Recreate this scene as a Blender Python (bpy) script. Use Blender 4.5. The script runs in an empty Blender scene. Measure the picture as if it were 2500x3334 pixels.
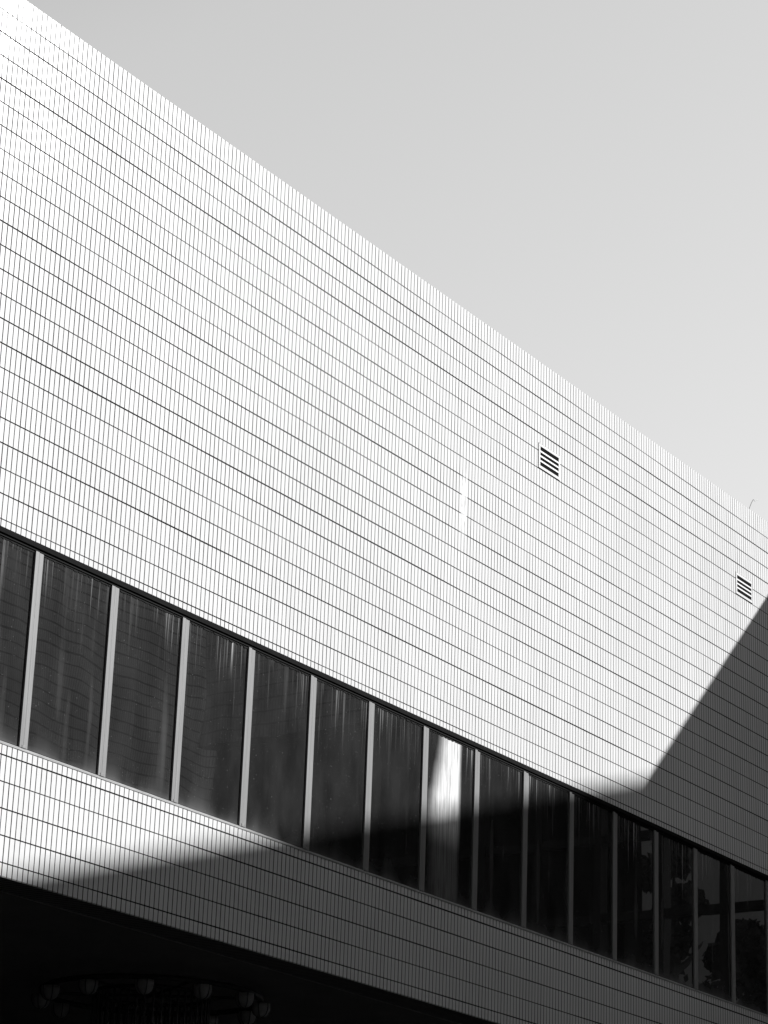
import bpy, bmesh, math, random
from mathutils import Vector, Matrix, Quaternion

random.seed(7)
scene = bpy.context.scene
COL = scene.collection

# ---------------------------------------------------------------- site constants (metres)
H = 0.237                    # tile course incl. joint
W = 0.29189917 * H           # tile column incl. joint
EYE = 1.60                   # camera height over the paving
D = 63.75931528 * H          # camera distance to the facade plane (y = 0)
def ZR(row): return EYE + (55.1923035 - row) * H       # height of tile-course line
X0 = 70.37143946 * H         # left edge of the first mullion in the frame
BAY = 16 * W
def XM(k): return X0 + BAY * k
KS = 0.86                    # sun: sideways run per metre towards the facade
CS = 0.968                   # sun: drop per metre of sideways run

# ---------------------------------------------------------------- camera
f_px = 8343.753; yaw = 0.976255716; pitch = 0.353569232; roll = 0.037043176
fw = Vector((math.sin(yaw)*math.cos(pitch), math.cos(yaw)*math.cos(pitch), math.sin(pitch)))
r0 = Vector((math.cos(yaw), -math.sin(yaw), 0)); u0 = r0.cross(fw)
r = r0*math.cos(roll) + u0*math.sin(roll); u = -r0*math.sin(roll) + u0*math.cos(roll)
cam_d = bpy.data.cameras.new('camera'); cam = bpy.data.objects.new('camera', cam_d); COL.objects.link(cam)
M = Matrix((r, u, -fw)).transposed().to_4x4(); M.translation = Vector((0, -D, EYE))
cam.matrix_world = M
cam_d.sensor_fit = 'HORIZONTAL'; cam_d.sensor_width = 36; cam_d.lens = 36 * f_px / 2500
cam_d.clip_start = 0.1; cam_d.clip_end = 3000
scene.camera = cam

# ---------------------------------------------------------------- sky, sun, exposure
sun_dir = Vector((KS, -1, KS*CS)).normalized()           # towards the sun
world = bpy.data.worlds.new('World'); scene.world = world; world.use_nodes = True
nt = world.node_tree; nt.nodes.clear()
out = nt.nodes.new('ShaderNodeOutputWorld'); bg = nt.nodes.new('ShaderNodeBackground')
sky = nt.nodes.new('ShaderNodeTexSky'); sky.sky_type = 'NISHITA'; sky.sun_disc = False
sky.sun_elevation = math.asin(sun_dir.z); sky.sun_rotation = math.atan2(sun_dir.x, sun_dir.y)
sky.air_density = 1.0; sky.dust_density = 1.6; sky.ozone_density = 1.0; sky.altitude = 0
bw = nt.nodes.new('ShaderNodeRGBToBW')                   # the photograph is monochrome
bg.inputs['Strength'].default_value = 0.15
SKY_MID, SKY_CONTRAST = 2.66, 0.68                        # sky grading curve; the zenith is dimmed separately to cut skylight
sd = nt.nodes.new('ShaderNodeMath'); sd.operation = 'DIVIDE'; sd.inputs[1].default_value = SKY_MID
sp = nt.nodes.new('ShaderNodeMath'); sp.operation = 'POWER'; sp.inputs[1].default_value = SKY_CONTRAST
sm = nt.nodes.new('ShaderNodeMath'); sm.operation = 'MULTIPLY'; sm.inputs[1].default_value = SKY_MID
zen_dim = nt.nodes.new('ShaderNodeMapRange'); zen_dim.interpolation_type = 'SMOOTHSTEP'    # red: upper sky dimmed, cutting skylight on the shaded wall
for i_, v_ in enumerate((1.2, 1.80, 0.10, 1.0)): zen_dim.inputs[i_+1].default_value = v_
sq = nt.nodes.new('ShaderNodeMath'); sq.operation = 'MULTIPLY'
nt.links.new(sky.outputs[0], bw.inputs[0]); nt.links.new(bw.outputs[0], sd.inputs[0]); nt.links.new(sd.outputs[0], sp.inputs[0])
sc = nt.nodes.new('ShaderNodeMath'); sc.operation = 'MINIMUM'; sc.inputs[1].default_value = 2.66  # caps the near-sun sky, lowering skylight on the shaded wall
nt.links.new(sp.outputs[0], sm.inputs[0]); nt.links.new(bw.outputs[0], zen_dim.inputs[0]); nt.links.new(sm.outputs[0], sq.inputs[0]); nt.links.new(zen_dim.outputs[0], sq.inputs[1])
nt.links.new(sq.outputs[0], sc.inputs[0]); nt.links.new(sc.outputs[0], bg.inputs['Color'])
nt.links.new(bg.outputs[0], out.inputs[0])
sun_d = bpy.data.lights.new('sun', 'SUN'); sun_d.energy = 3.05; sun_d.angle = math.radians(0.6)
sun = bpy.data.objects.new('sun', sun_d); COL.objects.link(sun)
sun.rotation_euler = (-sun_dir).to_track_quat('-Z', 'Y').to_euler(); sun.location = (20, -60, 60)
scene.view_settings.view_transform = 'Standard'; scene.view_settings.look = 'None'
scene.view_settings.exposure = 1.0; scene.view_settings.gamma = 1.0
scene.render.engine = 'CYCLES'

# ---------------------------------------------------------------- material helpers
class N:
    def __init__(s, name):
        s.m = bpy.data.materials.new(name); s.m.use_nodes = True
        s.t = s.m.node_tree; s.t.nodes.clear()
        s.o = s.t.nodes.new('ShaderNodeOutputMaterial')
    def n(s, kind, **kw):
        nd = s.t.nodes.new(kind)
        for k, v in kw.items(): setattr(nd, k, v)
        return nd
    def put(s, sock, v):
        if isinstance(v, bpy.types.NodeSocket): s.t.links.new(v, sock)
        else: sock.default_value = v
    def math(s, op, a, b=0.0, c=0.0, clamp=False):
        nd = s.n('ShaderNodeMath', operation=op); nd.use_clamp = clamp
        s.put(nd.inputs[0], a); s.put(nd.inputs[1], b)
        if len(nd.inputs) > 2: s.put(nd.inputs[2], c)
        return nd.outputs[0]
    def ramp(s, v, a, b, lo=0.0, hi=1.0, smooth=True):     # smooth map a..b -> lo..hi
        nd = s.n('ShaderNodeMapRange', interpolation_type='SMOOTHSTEP' if smooth else 'LINEAR')
        s.put(nd.inputs[0], v)
        for i, x in enumerate((a, b, lo, hi)): s.put(nd.inputs[i+1], x)
        return nd.outputs[0]
    def xyz(s, x, y, z):
        nd = s.n('ShaderNodeCombineXYZ')
        for i, v in enumerate((x, y, z)): s.put(nd.inputs[i], v)
        return nd.outputs[0]
    def white(s, vec):
        nd = s.n('ShaderNodeTexWhiteNoise', noise_dimensions='3D'); s.put(nd.inputs['Vector'], vec); return nd
    def noise(s, vec, scale=1.0, detail=2.0, rough=0.5):
        nd = s.n('ShaderNodeTexNoise'); s.put(nd.inputs['Vector'], vec)
        nd.inputs['Scale'].default_value = scale; nd.inputs['Detail'].default_value = detail; nd.inputs['Roughness'].default_value = rough
        return nd.outputs[0]
    def pos(s):
        g = s.n('ShaderNodeNewGeometry'); p = s.n('ShaderNodeSeparateXYZ'); s.t.links.new(g.outputs['Position'], p.inputs[0])
        return p.outputs[0], p.outputs[1], p.outputs[2], g
    def mixf(s, f, a, b):
        nd = s.n('ShaderNodeMix', data_type='FLOAT'); s.put(nd.inputs[0], f); s.put(nd.inputs[2], a); s.put(nd.inputs[3], b)
        return nd.outputs[0]
    def bsdf(s, base, rough, spec=0.5, normal=None, metal=0.0):
        b = s.n('ShaderNodeBsdfPrincipled')
        if isinstance(base, (int, float)): base = (base, base, base, 1)
        s.put(b.inputs['Base Color'], base); s.put(b.inputs['Roughness'], rough)
        s.put(b.inputs['Specular IOR Level'], spec); s.put(b.inputs['Metallic'], metal)
        if normal is not None: s.put(b.inputs['Normal'], normal)
        return b.outputs[0]
    def done(s, shader):
        s.t.links.new(shader, s.o.inputs[0]); return s.m

def tile_mat(name, along='x', albedo=0.80, rough=0.17, spec=0.32, jv=0.0116, jh=0.0118, tilt=0.009, stains=(), dv=0.035, dh=0.010, origin=None, top_joint=False):
    s = N(name); x, y, z, g = s.pos()
    uu = x if along == 'x' else y
    org = X0 - 7.4082 * W if origin is None else origin
    uc = s.math('DIVIDE', s.math('SUBTRACT', uu, org), W)
    vc = s.math('DIVIDE', s.math('SUBTRACT', ZR(0), z), H)
    cu, cv = s.math('FLOOR', uc), s.math('FLOOR', vc)
    fu, fv = s.math('FRACT', uc), s.math('FRACT', vc)
    eu = s.math('MINIMUM', fu, s.math('SUBTRACT', 1.0, fu))        # distance to joint, in tile widths
    ev = s.math('MINIMUM', fv, s.math('SUBTRACT', 1.0, fv))
    cr = s.math('ROUND', uc); rr = s.math('ROUND', vc)
    # joints vary in width and dirt from tile to tile
    jn = s.white(s.xyz(cr, cv, 3.0)).outputs[0]
    hn = s.noise(s.xyz(s.math('MULTIPLY', uc, 0.02), s.math('MULTIPLY', rr, 7.3), 1.0), 1.6, 2.0)
    wide_v = s.ramp(jn, 0.0, 1.0, 0.85, 1.15, False)
    hv = s.white(s.xyz(rr, 11.0, 2.0)).outputs[0]
    wide_h = s.math('ADD', s.ramp(hn, 0.35, 0.65, 0.8, 1.15), s.ramp(hv, 0.6, 1.0, 0.0, 0.35))
    mv = s.math('LESS_THAN', eu, s.math('MULTIPLY', wide_v, jv/2/W))
    mh = s.math('MULTIPLY', s.math('LESS_THAN', ev, s.math('MULTIPLY', wide_h, jh/2/H)), 1.0 if top_joint else s.math('GREATER_THAN', vc, 0.5))
    # glazed tile body
    tn = s.white(s.xyz(cu, cv, 0.0))
    big = s.noise(s.xyz(s.math('MULTIPLY', uu, 1.0), s.math('MULTIPLY', z, 0.6), 0.0), 0.45, 3.0)
    val = s.math('MULTIPLY', albedo, s.ramp(tn.outputs[0], 0.0, 1.0, 0.975, 1.01, False))
    val = s.math('MULTIPLY', val, s.ramp(big, 0.3, 0.7, 0.965, 1.02))
    colrun = s.noise(s.xyz(s.math('MULTIPLY', cu, 0.9), s.math('MULTIPLY', z, 0.35), 4.0), 1.0, 2.0)
    val = s.math('MULTIPLY', val, s.ramp(colrun, 0.3, 0.7, 0.985, 1.005))
    jd_v = s.ramp(s.white(s.xyz(cr, cv, 8.0)).outputs[0], 0.0, 1.0, dv*0.6, dv*1.5, False)
    fade = 0.0
    for (c0, wd, r_a, r_b, amt) in stains:                        # lime runs that fill the joints
        du = s.math('ABSOLUTE', s.math('SUBTRACT', uc, s.math('ADD', c0, s.math('MULTIPLY', s.math('SUBTRACT', vc, r_a), -0.05))))
        a1 = s.ramp(du, wd, wd*0.55, 0.0, 1.0)
        a2 = s.math('MULTIPLY', s.ramp(vc, r_a-1.2, r_a+0.4), s.ramp(vc, r_b+1.6, r_b-0.4))
        wob = s.ramp(s.noise(s.xyz(s.math('MULTIPLY', uc, 2.0), s.math('MULTIPLY', vc, 1.5), 9.0), 1.0, 3.0), 0.36, 0.56, 0.25, 1.0)
        m1 = s.math('MULTIPLY', s.math('MULTIPLY', s.math('MULTIPLY', a1, a2), wob), amt)
        fade = m1 if isinstance(fade, float) else s.math('MAXIMUM', fade, m1)
    base = s.mixf(mv, val, jd_v)
    base = s.mixf(mh, base, dh)
    joint = s.math('MAXIMUM', mv, mh)
    if not isinstance(fade, float):
        base = s.mixf(fade, base, 0.88); joint = s.math('MULTIPLY', joint, s.math('SUBTRACT', 1.0, fade))
    # every tile sits a touch out of plane, the glaze ripples
    sep = s.n('ShaderNodeSeparateXYZ'); s.t.links.new(tn.outputs['Color'], sep.inputs[0])
    wv = s.n('ShaderNodeTexNoise'); s.put(wv.inputs['Vector'], s.xyz(s.math('MULTIPLY', uc, 0.045), s.math('MULTIPLY', vc, 0.10), 2.0)); wv.inputs['Scale'].default_value = 1.0
    wsep = s.n('ShaderNodeSeparateXYZ'); s.t.links.new(wv.outputs['Color'], wsep.inputs[0])
    def off(a, b): return s.math('ADD', s.math('MULTIPLY', s.math('SUBTRACT', a, 0.5), tilt*2), s.math('MULTIPLY', s.math('SUBTRACT', b, 0.5), 0.06))
    ou, ov = off(sep.outputs[0], wsep.outputs[0]), off(sep.outputs[1], wsep.outputs[1])
    vec = s.xyz(ou, 0.0, ov) if along == 'x' else s.xyz(0.0, ou, ov)
    add = s.n('ShaderNodeVectorMath', operation='ADD'); s.t.links.new(g.outputs['Normal'], add.inputs[0]); s.t.links.new(vec, add.inputs[1])
    nrm = s.n('ShaderNodeVectorMath', operation='NORMALIZE'); s.t.links.new(add.outputs[0], nrm.inputs[0])
    col = s.n('ShaderNodeCombineColor')
    for i in range(3): s.put(col.inputs[i], base)
    return s.done(s.bsdf(col.outputs[0], s.mixf(joint, rough, 0.8), s.mixf(joint, spec, 0.03), nrm.outputs[0]))

def plain_mat(name, albedo, rough=0.5, var=0.15, scale=6.0, metal=0.0, spec=0.5, stretch=(1, 1, 1), bump=0.0):
    s = N(name); x, y, z, g = s.pos()
    v = s.xyz(s.math('MULTIPLY', x, stretch[0]), s.math('MULTIPLY', y, stretch[1]), s.math('MULTIPLY', z, stretch[2]))
    n = s.noise(v, scale, 4.0, 0.6)
    val = s.math('MULTIPLY', albedo, s.ramp(n, 0.25, 0.75, 1-var, 1+var, False))
    col = s.n('ShaderNodeCombineColor')
    for i in range(3): s.put(col.inputs[i], val)
    nor = None
    if bump:
        b = s.n('ShaderNodeBump'); b.inputs['Strength'].default_value = bump; b.inputs['Distance'].default_value = 0.01
        s.put(b.inputs['Height'], n); nor = b.outputs[0]
    return s.done(s.bsdf(col.outputs[0], rough, spec, nor, metal))

def glass_mat(name):
    """dark tinted pane with a film of dust, rain streaks from the head and a grimy foot"""
    s = N(name); x, y, z, g = s.pos()
    info = s.n('ShaderNodeObjectInfo'); rnd = info.outputs['Random']
    zt = ZR(22.52); zb = ZR(30.6)
    dt = s.math('SUBTRACT', zt, z); db = s.math('SUBTRACT', z, zb)
    film = s.ramp(s.noise(s.xyz(s.math('ADD', s.math('MULTIPLY', x, 3.0), s.math('MULTIPLY', rnd, 30.0)), 0.0, s.math('MULTIPLY', z, 1.3)), 1.0, 4.0, 0.55), 0.25, 0.75, 0.014, 0.032)
    # streaks
    n1 = s.noise(s.xyz(s.math('MULTIPLY', x, 26.0), 3.0, s.math('MULTIPLY', z, 0.30)), 1.0, 3.0, 0.7)
    lenn = s.noise(s.xyz(s.math('MULTIPLY', x, 20.0), 9.0, 0.0), 1.0, 1.0)
    length = s.ramp(lenn, 0.3, 0.78, 0.12, 1.05)
    fall = s.ramp(dt, 0.0, length, 1.0, 0.0)
    dens = s.ramp(s.noise(s.xyz(s.math('MULTIPLY', x, 1.9), 5.0, 0.0), 1.0, 1.0), 0.42, 0.62, 0.06, 1.0)
    st = s.math('MULTIPLY', s.math('MULTIPLY', s.math('POWER', s.ramp(n1, 0.48, 0.74), 1.6), fall), s.math('MULTIPLY', dens, 0.95))
    st2 = s.math('MULTIPLY', s.ramp(s.noise(s.xyz(s.math('ADD', s.math('MULTIPLY', x, 5.0), s.math('MULTIPLY', rnd, 50.0)), 1.0, s.math('MULTIPLY', z, 0.45)), 1.0, 2.0), 0.58, 0.78), 0.04)
    flen = s.ramp(s.noise(s.xyz(s.math('MULTIPLY', x, 2.1), 0.0, 2.0), 1.0, 2.0), 0.30, 0.72, 0.02, 0.10)
    foot = s.math('MULTIPLY', s.math('POWER', 2.718, s.math('DIVIDE', s.math('MULTIPLY', db, -1.0), flen)), 0.15)
    spk = s.math('MULTIPLY', s.math('GREATER_THAN', s.noise(s.xyz(s.math('MULTIPLY', x, 60.0), 0.0, s.math('MULTIPLY', z, 60.0)), 1.0, 0.0), 0.80), 0.10)
    # one pane carries a broad lime run
    rag = s.math('MULTIPLY', s.math('SUBTRACT', s.noise(s.xyz(7.0, 0.0, s.math('MULTIPLY', z, 3.0)), 1.0, 3.0), 0.5), 0.10)
    le = s.math('ADD', s.ramp(dt, 0.0, 1.0, 23.60, 23.38), rag)
    run = s.math('MULTIPLY', s.ramp(x, le, s.math('ADD', le, 0.36), 0.0, 1.0), s.ramp(x, 24.19, 24.08, 0.0, 1.0))
    mott = s.ramp(s.noise(s.xyz(s.math('MULTIPLY', x, 16.0), 4.0, s.math('MULTIPLY', z, 2.2)), 1.0, 4.0, 0.6), 0.30, 0.55, 0.68, 1.0)
    run = s.math('MULTIPLY', run, mott)
    hair = s.ramp(s.noise(s.xyz(s.math('MULTIPLY', x, 70.0), 2.0, s.math('MULTIPLY', z, 0.9)), 1.0, 3.0), 0.34, 0.58, 0.55, 1.0)
    low = s.ramp(dt, 0.95, 1.35, 1.0, 0.20)  # run dimmed below the shadow line, shade put into its colour
    run = s.math('MULTIPLY', s.math('MULTIPLY', run, hair), s.math('MULTIPLY', low, 1.0))
    tot = s.math('ADD', s.math('ADD', s.math('ADD', film, st), s.math('ADD', st2, foot)), spk)
    tot = s.math('MAXIMUM', tot, run)
    wn = s.n('ShaderNodeTexNoise'); s.put(wn.inputs['Vector'], s.xyz(s.math('ADD', s.math('MULTIPLY', x, 1.7), s.math('MULTIPLY', rnd, 40.0)), 0.0, s.math('MULTIPLY', z, 0.9))); wn.inputs['Scale'].default_value = 1.0; wn.inputs['Detail'].default_value = 1.0
    ws = s.n('ShaderNodeSeparateXYZ'); s.t.links.new(wn.outputs['Color'], ws.inputs[0])
    vec = s.xyz(s.math('MULTIPLY', s.math('SUBTRACT', ws.outputs[0], 0.5), 0.007), 0.0, s.math('MULTIPLY', s.math('SUBTRACT', ws.outputs[1], 0.5), 0.008))
    add = s.n('ShaderNodeVectorMath', operation='ADD'); s.t.links.new(g.outputs['Normal'], add.inputs[0]); s.t.links.new(vec, add.inputs[1])
    nrm = s.n('ShaderNodeVectorMath', operation='NORMALIZE'); s.t.links.new(add.outputs[0], nrm.inputs[0])
    dust = s.n('ShaderNodeBsdfDiffuse'); dust.inputs[0].default_value = (0.9, 0.9, 0.9, 1)
    pane = s.bsdf(0.002, 0.004, GL_SPEC, nrm.outputs[0])
    mix = s.n('ShaderNodeMixShader'); s.put(mix.inputs[0], tot)
    s.t.links.new(pane, mix.inputs[1]); s.t.links.new(dust.outputs[0], mix.inputs[2])
    return s.done(mix.outputs[0])
GL_SPEC = 0.80

stains = ((113.75, 1.15, 9.3, 11.3, 0.85), (113.4, 0.8, 7.5, 13.0, 0.18))
M_tile = tile_mat('white_glazed_tile', stains=stains)
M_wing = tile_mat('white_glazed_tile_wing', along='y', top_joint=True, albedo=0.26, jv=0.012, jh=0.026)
M_tower = tile_mat('grey_glazed_tile_tower', albedo=0.55, jv=0.012, jh=0.032, top_joint=True)
M_far = plain_mat('grey_rendered_wall', 0.6, 0.9, 0.12, 0.4)
M_plainwall = plain_mat('dark_rendered_wall', 0.07, 0.9, 0.15, 0.5)
M_soffit = tile_mat('dark_underside_tile', albedo=0.34, rough=0.5, spec=0.2)
M_ceiling = plain_mat('ceiling_render', 0.34, 0.8, 0.12, 1.2)
M_dark = plain_mat('dark_painted_metal', 0.012, 0.75, 0.35, 9.0, spec=0.03, stretch=(0.6, 1, 3))
M_black = plain_mat('black_gasket_and_shade', 0.008, 0.7, 0.2, spec=0.1)
M_alu = plain_mat('brushed_aluminium', 0.25, 0.42, 0.30, 3.0, spec=0.35, stretch=(30, 30, 0.5))
M_sill = plain_mat('weathered_sill', 0.36, 0.6, 0.3, 5.0, spec=0.3, stretch=(1.2, 1, 8))
M_vent = plain_mat('white_painted_vent', 0.70, 0.4, 0.06, 8.0)
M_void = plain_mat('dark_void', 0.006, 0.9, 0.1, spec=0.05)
M_roof = plain_mat('roof_gravel', 0.25, 0.9, 0.2, 3.0, bump=0.4)
M_steel = plain_mat('dark_steel', 0.03, 0.5, 0.2, spec=0.25)
M_pave = plain_mat('granite_paving', 0.04, 0.75, 0.25, 1.5, bump=0.2)
M_wire = plain_mat('grey_wire', 0.42, 0.5, 0.1)
M_brass = plain_mat('dull_brass', 0.08, 0.4, 0.2, metal=0.6)
M_shade = plain_mat('frosted_lamp_glass', 0.42, 0.35, 0.12, 12.0)
M_rod = plain_mat('smoked_glass_rod', 0.05, 0.3, 0.25, 20.0, spec=0.6)
M_bark = plain_mat('bark', 0.08, 0.9, 0.3, 8.0, bump=0.5)
M_leaf = plain_mat('foliage', 0.04, 0.7, 0.5, 2.0)
M_glass = glass_mat('dusty_tinted_glass')

# ---------------------------------------------------------------- mesh helpers
def link(name, bm, mat, parent=None, smooth=False):
    me = bpy.data.meshes.new(name); bmesh.ops.recalc_face_normals(bm, faces=bm.faces); bm.to_mesh(me); bm.free()
    if smooth:
        for p in me.polygons: p.use_smooth = True
    me.materials.append(mat)
    o = bpy.data.objects.new(name, me); COL.objects.link(o)
    if parent: o.parent = parent
    return o
def box(bm, x0, x1, y0, y1, z0, z1, bev=0.0):
    v = [bm.verts.new((x, y, z)) for x in (x0, x1) for y in (y0, y1) for z in (z0, z1)]
    fs = [bm.faces.new([v[i] for i in q]) for q in ((0,1,3,2), (4,6,7,5), (0,4,5,1), (2,3,7,6), (0,2,6,4), (1,5,7,3))]
    if bev:
        es = list({e for f in fs for e in f.edges})
        bmesh.ops.bevel(bm, geom=es, offset=bev, segments=1, affect='EDGES')
def boxo(name, dims, mat, parent=None, bev=0.0):
    bm = bmesh.new(); box(bm, *dims, bev=bev); return link(name, bm, mat, parent)
def tube(bm, pts, rad, seg=6):
    rings = []
    for i, p in enumerate(pts):
        a = pts[max(i-1, 0)]; b = pts[min(i+1, len(pts)-1)]
        t = (Vector(b)-Vector(a)).normalized(); s1 = t.orthogonal().normalized(); s2 = t.cross(s1)
        rr = rad[i] if isinstance(rad, (list, tuple)) else rad
        rings.append([bm.verts.new(Vector(p) + (s1*math.cos(q)+s2*math.sin(q))*rr) for q in (j*2*math.pi/seg for j in range(seg))])
    for k in range(len(rings)-1):
        # match the nearest start vertex so that rings do not twist
        A, B = rings[k], rings[k+1]
        sh = min(range(seg), key=lambda s_: (A[0].co-B[s_].co).length)
        B = B[sh:]+B[:sh]; rings[k+1] = B
        for j in range(seg): bm.faces.new((A[j], A[(j+1) % seg], B[(j+1) % seg], B[j]))
    bm.faces.new(rings[0][::-1]); bm.faces.new(rings[-1])
def thing(name, label, cat, loc=(0, 0, 0), group=None):
    o = bpy.data.objects.new(name, None); COL.objects.link(o); o.location = loc; o.empty_display_size = 0.3
    o['label'] = label; o['category'] = cat
    if group: o['group'] = group
    return o
def struct(o): o['kind'] = 'structure'; return o
def prism_xz(bm, prof, y0, y1):      # outline in x,z extruded along y
    a = [bm.verts.new((x, y0, z)) for x, z in prof]; b = [bm.verts.new((x, y1, z)) for x, z in prof]
    n = len(prof)
    bm.faces.new(a); bm.faces.new(b[::-1])
    for i in range(n): bm.faces.new((a[i], b[i], b[(i+1) % n], a[(i+1) % n]))

# ---------------------------------------------------------------- ground
bm = bmesh.new(); S_ = 900
vs = [bm.verts.new(p) for p in ((-S_, -S_, 0), (S_, -S_, 0), (S_, S_, 0), (-S_, S_, 0))]; bm.faces.new(vs)
struct(link('paving', bm, M_pave))

# ---------------------------------------------------------------- tiled building
XW = 149.0 * H                       # face of the wing that closes the court
KL = -12                             # leftmost bay
XL = XM(KL)
DEP = 14.0
Z_top = ZR(-0.09); Z_win_t = ZR(22.29); Z_win_b = ZR(30.62); Z_bot = ZR(35.49)
b = thing('tiled_building', 'long building faced in narrow upright white glazed tiles with a ribbon of dark windows', 'building', (XL, 0, 0))
def part(o, par=b):
    o.parent = par; o.matrix_parent_inverse = par.matrix_world.inverted() if False else Matrix.Translation(-Vector(par.location)); return o
part(boxo('upper_wall', (XL, XW, 0, 0.30, Z_win_t, Z_top), M_tile))
part(boxo('spandrel_wall', (XL, XW, 0, 0.36, Z_bot, Z_win_b), M_tile))
part(boxo('parapet_cap', (XL, XW, 0.05, 0.42, Z_top+0.001, Z_top+0.008), M_vent))
part(boxo('roof', (XL, XW, 0.42, DEP, Z_top-0.9, Z_top-0.6), M_roof))
part(boxo('end_wall', (XL-0.30, XL-0.003, 0.0, DEP, 0, Z_top), M_tower))
part(boxo('rear_wall', (XL, XW, DEP, DEP+0.3, 0, Z_top), M_tower))
# entrance undercroft below the spandrel
part(boxo('edge_beam', (XL, XW, 0.002, 0.40, Z_bot-0.010, Z_bot-0.001), M_soffit))
part(boxo('ceiling_trim', (XL, XW, 0.41, 0.435, Z_bot-0.012, Z_bot+0.10), plain_mat('trim_metal', 0.5, 0.5, 0.2)))
part(boxo('undercroft_ceiling', (XL, XW, 0.436, DEP, Z_bot+0.004, Z_bot+0.22), M_ceiling))
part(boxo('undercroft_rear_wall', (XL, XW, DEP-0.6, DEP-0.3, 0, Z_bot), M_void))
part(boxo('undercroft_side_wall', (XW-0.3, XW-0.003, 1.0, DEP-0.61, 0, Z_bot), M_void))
for k in range(-9, 20, 7):
    if k == -2: pass
for xc in (XL+1.0, XL+11.0):
    bm = bmesh.new(); tube(bm, [(xc, 3.0, 0), (xc, 3.0, Z_bot)], 0.35, 24); part(link('column', bm, M_ceiling))
# window ribbon
ZH = ZR(22.515)
part(boxo('window_head', (XL, XW, -0.004, 0.10, ZH, Z_win_t-0.001), M_dark, bev=0.002))
part(boxo('head_shade_strip', (XL, XW, 0.012, 0.09, ZH-0.022, ZH-0.001), M_black))  # black strip standing in for the shadow cast below the head
bm = bmesh.new(); box(bm, XL, XW, -0.006, 0.12, Z_win_b+0.001, Z_win_b+0.020, 0.003); box(bm, XL, XW, 0.012, 0.12, Z_win_b+0.021, Z_win_b+0.034, 0.003)
part(link('window_sill', bm, M_sill))
MW = 0.113; YM, YG = 0.008, 0.028
Zg0, Zg1 = Z_win_b+0.035, ZH-0.023
kmax = int((XW - X0) / BAY)
for k in range(KL, kmax+1):
    xa = XM(k)
    bm = bmesh.new(); box(bm, xa, xa+MW*0.46, YM, 0.09, Zg0, Zg1-0.002, 0.002); box(bm, xa+MW*0.46+0.002, xa+MW, YM+0.003, 0.09, Zg0, Zg1-0.002-random.random()*0.012, 0.002)
    box(bm, xa+0.03, xa+MW-0.02, YM-0.004, YM+0.05, Zg0-0.002, Zg0+0.022+random.random()*0.012, 0.004)
    part(link('mullion', bm, M_alu))
    x1 = XM(k+1) if k < kmax else XW
    if x1 - xa - MW > 0.1:
        wn = part(boxo('window', (xa+MW+0.0015, x1-0.0015, YG, YG+0.012, Zg0, Zg1), M_glass))
        boxo('foot_bead', (xa+MW+0.0015, x1-0.0015, YG-0.006, YG-0.0005, Zg0+0.0005, Zg0+0.007), M_black).parent = wn
        # ragged sealant along the head, one continuous strip
        xs = xa+MW+0.0015; pr = [(x1-0.0015, Zg1-0.0005), (xs, Zg1-0.0005)]
        while xs < x1-0.03:
            wd = 0.012+random.random()*0.03; dz = 0.010+random.random()*0.015
            pr += [(xs, Zg1-dz), (xs+wd*0.9, Zg1-dz-random.random()*0.003)]; xs += wd
        pr.append((x1-0.0015, Zg1-0.013))
        bm = bmesh.new(); prism_xz(bm, pr, YG-0.006, YG-0.0005)
        link('head_sealant', bm, M_black).parent = wn
# louvred vents
def vent(cx, r0_, r1_, wid):
    xa, xb = cx-wid/2, cx+wid/2; zt, zb = ZR(r0_), ZR(r1_); fr = 0.036
    bm = bmesh.new()
    for q in ((xa, xb, zt-fr, zt), (xa, xb, zb, zb+fr), (xa, xa+fr, zb+fr+0.001, zt-fr-0.001), (xb-fr, xb, zb+fr+0.001, zt-fr-0.001)):
        box(bm, q[0], q[1], -0.009, -0.0015, q[2], q[3], 0.001)
    v = part(link('vent', bm, M_vent))
    bk = boxo('shade_sheet', (xa+fr, xb-fr, -0.0035, -0.0018, zb+fr, zt-fr), M_void, v)  # flat black sheet painted for the shade between the blades
    n = 4; ht = (zt-zb-2*fr)
    for i in range(3):
        zc = zb+fr + ht*(i+1)/n
        bm = bmesh.new(); prism = [(-0.010, zc-0.013), (-0.008, zc-0.015), (-0.0042, zc+0.010), (-0.0058, zc+0.012)]
        a = [bm.verts.new((xa+fr+0.001, y, z)) for y, z in prism]; c = [bm.verts.new((xb-fr-0.001, y, z)) for y, z in prism]
        bm.faces.new(a); bm.faces.new(c[::-1])
        for j in range(4): bm.faces.new((a[j], c[j], c[(j+1) % 4], a[(j+1) % 4]))
        link('louvre_blade', bm, M_vent, v)
    # black sheet painted for the shadow gap round the flange
    bm = bmesh.new(); box(bm, xa-0.004, xb+0.004, -0.0012, -0.0004, zb-0.009, zt+0.008)
    link('gap_shade', bm, M_black, v)
vent(X0+134.9*W, 4.58, 5.96, 7.7*W); vent(X0+215.4*W, 4.60, 5.95, 7.7*W)
bm = bmesh.new()
tube(bm, [(31.90, 0.02, EYE+13.03), (31.86, 0.03, EYE+13.13), (31.875, 0.0, EYE+13.22), (31.90, -0.02, EYE+13.28), (31.95, -0.02, EYE+13.27), (32.03, -0.03, EYE+13.315)], 0.0045, 5)
part(link('lightning_wire', bm, M_wire))
bm = bmesh.new(); tube(bm, [(32.66, 0.05, Z_top), (32.66, 0.05, Z_top+0.07), (32.80, 0.02, Z_top+0.085)], 0.02, 6); part(link('lightning_wire', bm, M_dark))

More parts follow.
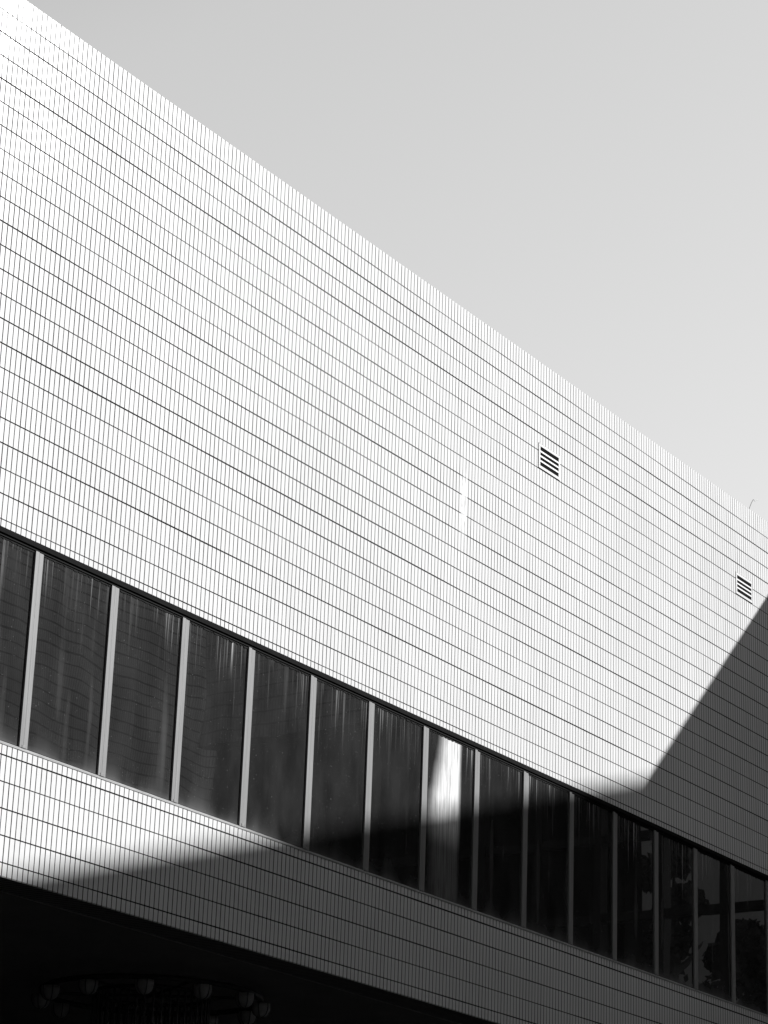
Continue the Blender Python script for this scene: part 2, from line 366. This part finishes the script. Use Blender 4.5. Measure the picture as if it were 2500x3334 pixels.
# ---------------------------------------------------------------- wing across the end of the court
ROW_W = -(149-141.5)*CS - 0.0
YE = -52.7*H
w = thing('tiled_wing', 'tiled wing at the right end of the court over a dark steel frame', 'building', (XW, 0, 0))
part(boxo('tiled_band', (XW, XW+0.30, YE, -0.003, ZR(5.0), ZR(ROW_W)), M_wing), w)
part(boxo('roof', (XW+0.31, XW+7.0, YE, -0.003, ZR(ROW_W)-0.4, ZR(ROW_W)-0.15), M_roof), w)
part(boxo('end_wall', (XW+0.31, XW+7.0, YE, YE+0.3, ZR(5.0), ZR(ROW_W)-0.41), M_tower), w)
part(boxo('band_ceiling', (XW+0.31, XW+7.0, YE+0.31, -0.003, ZR(5.0), ZR(4.3)), M_ceiling), w)
part(boxo('flank_wall', (XW+0.31, XW+7.0, -0.303, -0.003, ZR(5.0)+0.001+0.2, ZR(ROW_W)-0.41), M_tower), w)
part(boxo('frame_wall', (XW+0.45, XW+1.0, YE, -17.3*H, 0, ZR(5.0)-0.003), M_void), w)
bm = bmesh.new()
for row in (15.5, 20.9, 27.5, 36.0): box(bm, XW+0.06, XW+0.20, YE, -0.1, ZR(row)-0.07, ZR(row)+0.07)
part(link('cross_beam', bm, M_steel), w)
for i in range(12):
    yy = -1.05 - i*BAY
    if yy < YE+0.2: break
    part(boxo('steel_post', (XW+0.02, XW+0.24, yy-0.07, yy+0.07, 0, ZR(5.0)-0.003), M_steel), w)

# ---------------------------------------------------------------- tall block behind the court with a raking top
YB = -75*H
def rake_row(xs):                    # top edge (in courses) at x given in courses
    return 19.9 + 0.305*(121 + KS*75 - xs) - CS*KS*75
prof = [(x*H, ZR(rake_row(x))) for x in (20, 245)]
bm = bmesh.new(); prism_xz(bm, [(20*H, 0), (245*H, 0), (245*H, prof[1][1]), (20*H, prof[0][1])], YB-14, YB)
tb = link('raking_block', bm, M_tower)
tb['label'] = 'tall tiled block with a raking roofline, mirrored in the left window panes'; tb['category'] = 'building'

tw = thing('tower_blocker', 'added unseen dark block behind the viewpoint, cutting skylight', 'building', (10, YB-7, 0))  # added out-of-view tower, blocks sky to darken the shaded tiles
part(boxo('tower_wall', (-26, 113*H, YB-16, YB-0.5, 0, 52), M_plainwall), tw); part(boxo('roof', (-25.5, 113*H-0.5, YB-15.5, YB-1, 52.002, 52.4), M_roof), tw)
fb = thing('far_blocker', 'added grey block beyond the trees, mirrored in the rightmost panes and cutting skylight', 'building', (65, -16, 0))  # added block: greys the mirrored sky, raised to cut skylight
part(boxo('wall', (59, 72, -28, -5, 0, 60), M_far), fb); part(boxo('roof', (59.4, 71.6, -27.6, -5.4, 60.002, 60.4), M_roof), fb)
lw = thing('side_blocker', 'added unseen dark block at the left end of the court, cutting skylight', 'building', (-30, -8, 0))  # added block out of view, shuts off the low left sky
part(boxo('side_wall', (-40, -27, YB-0.4, 14, 0, 30), M_plainwall), lw); part(boxo('roof', (-39.5, -27.5, YB, 13.5, 30.002, 30.4), M_roof), lw)

# ---------------------------------------------------------------- trees beyond the wing (seen mirrored in the right panes)
def tree(x, y, ht, rad, label, pointy=False, seed=1):
    rnd = random.Random(seed)
    t = thing('tree', label, 'tree', (x, y, 0), 'trees beyond the wing')
    bm = bmesh.new(); tube(bm, [(0, 0, 0), (0.1, 0, ht*0.35), (-0.1, 0.1, ht*0.7), (0, 0, ht*0.93)], [rad*0.11, rad*0.09, rad*0.05, 0.03], 8)
    for i in range(7):
        a = rnd.random()*6.28; z0 = ht*(0.35+0.07*i); L = rad*(0.75-0.06*i)
        tube(bm, [(0, 0, z0), (math.cos(a)*L*0.5, math.sin(a)*L*0.5, z0+L*0.3), (math.cos(a)*L, math.sin(a)*L, z0+L*0.75)], [rad*0.04, rad*0.025, 0.01], 5)
    link('trunk', bm, M_bark, t)
    bm = bmesh.new()
    blobs = []
    for i in range(34):
        q = rnd.random(); zz = ht*(0.32+0.66*q)
        env = rad*((1-q)**0.8*1.0+0.06) if pointy else rad*math.sqrt(max(0.05, 1-(2*q-0.85)**2*0.9))
        a = rnd.random()*6.28; rr_ = env*math.sqrt(rnd.random())*0.85
        blobs.append((math.cos(a)*rr_, math.sin(a)*rr_, zz, max(0.35, env*0.42)))
    for (bx, by, bz, br) in blobs:
        for j in range(230):
            d = Vector((rnd.gauss(0, 1), rnd.gauss(0, 1), rnd.gauss(0, 0.8))).normalized()*br*(0.6+0.5*rnd.random())
            c = Vector((bx, by, bz))+d; s1 = Vector((rnd.gauss(0, 1), rnd.gauss(0, 1), rnd.gauss(0, 1))).normalized()*0.12
            s2 = s1.orthogonal().normalized()*0.07
            bm.faces.new([bm.verts.new(c+s1), bm.verts.new(c+s2), bm.verts.new(c-s1), bm.verts.new(c-s2)])
    link('crown', bm, M_leaf, t)
tree(50.0, -10.6, 15.2, 3.2, 'tall tree with a pointed crown beyond the wing, mirrored in the panes', True, 3)
tree(47.0, -7.4, 12.0, 2.4, 'broad low tree nearest the wing, mirrored at the lower right corner of the ribbon window', False, 5)
tree(56.0, -8.6, 17.5, 2.2, 'slim leaning tree farthest from the wing, mirrored between two dark posts', False, 9)

# ---------------------------------------------------------------- chandelier in the undercroft
CX_, CY_, CZ_ = 21.45, 2.15, EYE+4.44
ch = thing('chandelier', 'ring chandelier of pale cup lamps hanging in the dark under the building', 'chandelier', (CX_, CY_, CZ_))
def torus(bm, R, rr, z, seg=48, ms=8):
    rings = [[bm.verts.new(((R+rr*math.cos(b_))*math.cos(a), (R+rr*math.cos(b_))*math.sin(a), z+rr*math.sin(b_))) for b_ in (j*2*math.pi/ms for j in range(ms))] for a in (i*2*math.pi/seg for i in range(seg))]
    for i in range(seg):
        A, B = rings[i], rings[(i+1) % seg]
        for j in range(ms): bm.faces.new((A[j], B[j], B[(j+1) % ms], A[(j+1) % ms]))
bm = bmesh.new(); torus(bm, 1.17, 0.03, 0.10); torus(bm, 0.62, 0.02, 0.10)
for i in range(6):
    a = i*math.pi/3; tube(bm, [(0, 0, 0.10), (1.16*math.cos(a), 1.16*math.sin(a), 0.10)], 0.015, 6)
link('ring', bm, M_brass, ch)
bm = bmesh.new(); tube(bm, [(0, 0, 0.10), (0, 0, 0.225)], 0.05, 12); link('stem', bm, M_brass, ch)
bm = bmesh.new()
for i in range(44):
    a = i*2*math.pi/44; tube(bm, [(0.62*math.cos(a), 0.62*math.sin(a), 0.085), (0.62*math.cos(a), 0.62*math.sin(a), -0.55)], 0.014, 6)
dr = link('glass_rods', bm, M_rod, ch)
cup_me = None
for i in range(12):
    a = math.radians(245+30*i)
    if cup_me is None:
        bm = bmesh.new(); prof = [(0.012, -0.085), (0.045, -0.078), (0.075, -0.055), (0.093, -0.02), (0.100, 0.02), (0.098, 0.06), (0.092, 0.06), (0.094, 0.02), (0.086, -0.018), (0.068, -0.048), (0.04, -0.068), (0.01, -0.074)]
        seg = 28; rings = [[bm.verts.new((q*math.cos(t_), q*math.sin(t_), z_)) for t_ in (j*2*math.pi/seg for j in range(seg))] for q, z_ in prof]
        for p_ in range(len(rings)-1):
            for j in range(seg): bm.faces.new((rings[p_][j], rings[p_][(j+1) % seg], rings[p_+1][(j+1) % seg], rings[p_+1][j]))
        bm.faces.new(rings[0][::-1]); bm.faces.new(rings[-1])
        c = link('lamp_shade', bm, M_shade, ch, True); cup_me = c.data
        bm = bmesh.new()
        for j in range(6):
            t_ = j*math.pi/3+0.3
            tube(bm, [((q+0.003)*math.cos(t_), (q+0.003)*math.sin(t_), z_) for q, z_ in prof[:6]], 0.005, 5)
        rb = link('rib', bm, M_brass, c); rib_me = rb.data
    else:
        c = bpy.data.objects.new('lamp_shade', cup_me); COL.objects.link(c); c.parent = ch
        rb = bpy.data.objects.new('rib', rib_me); COL.objects.link(rb); rb.parent = c
    c.location = (1.17*math.cos(a), 1.17*math.sin(a), 0); c.rotation_euler.z = a
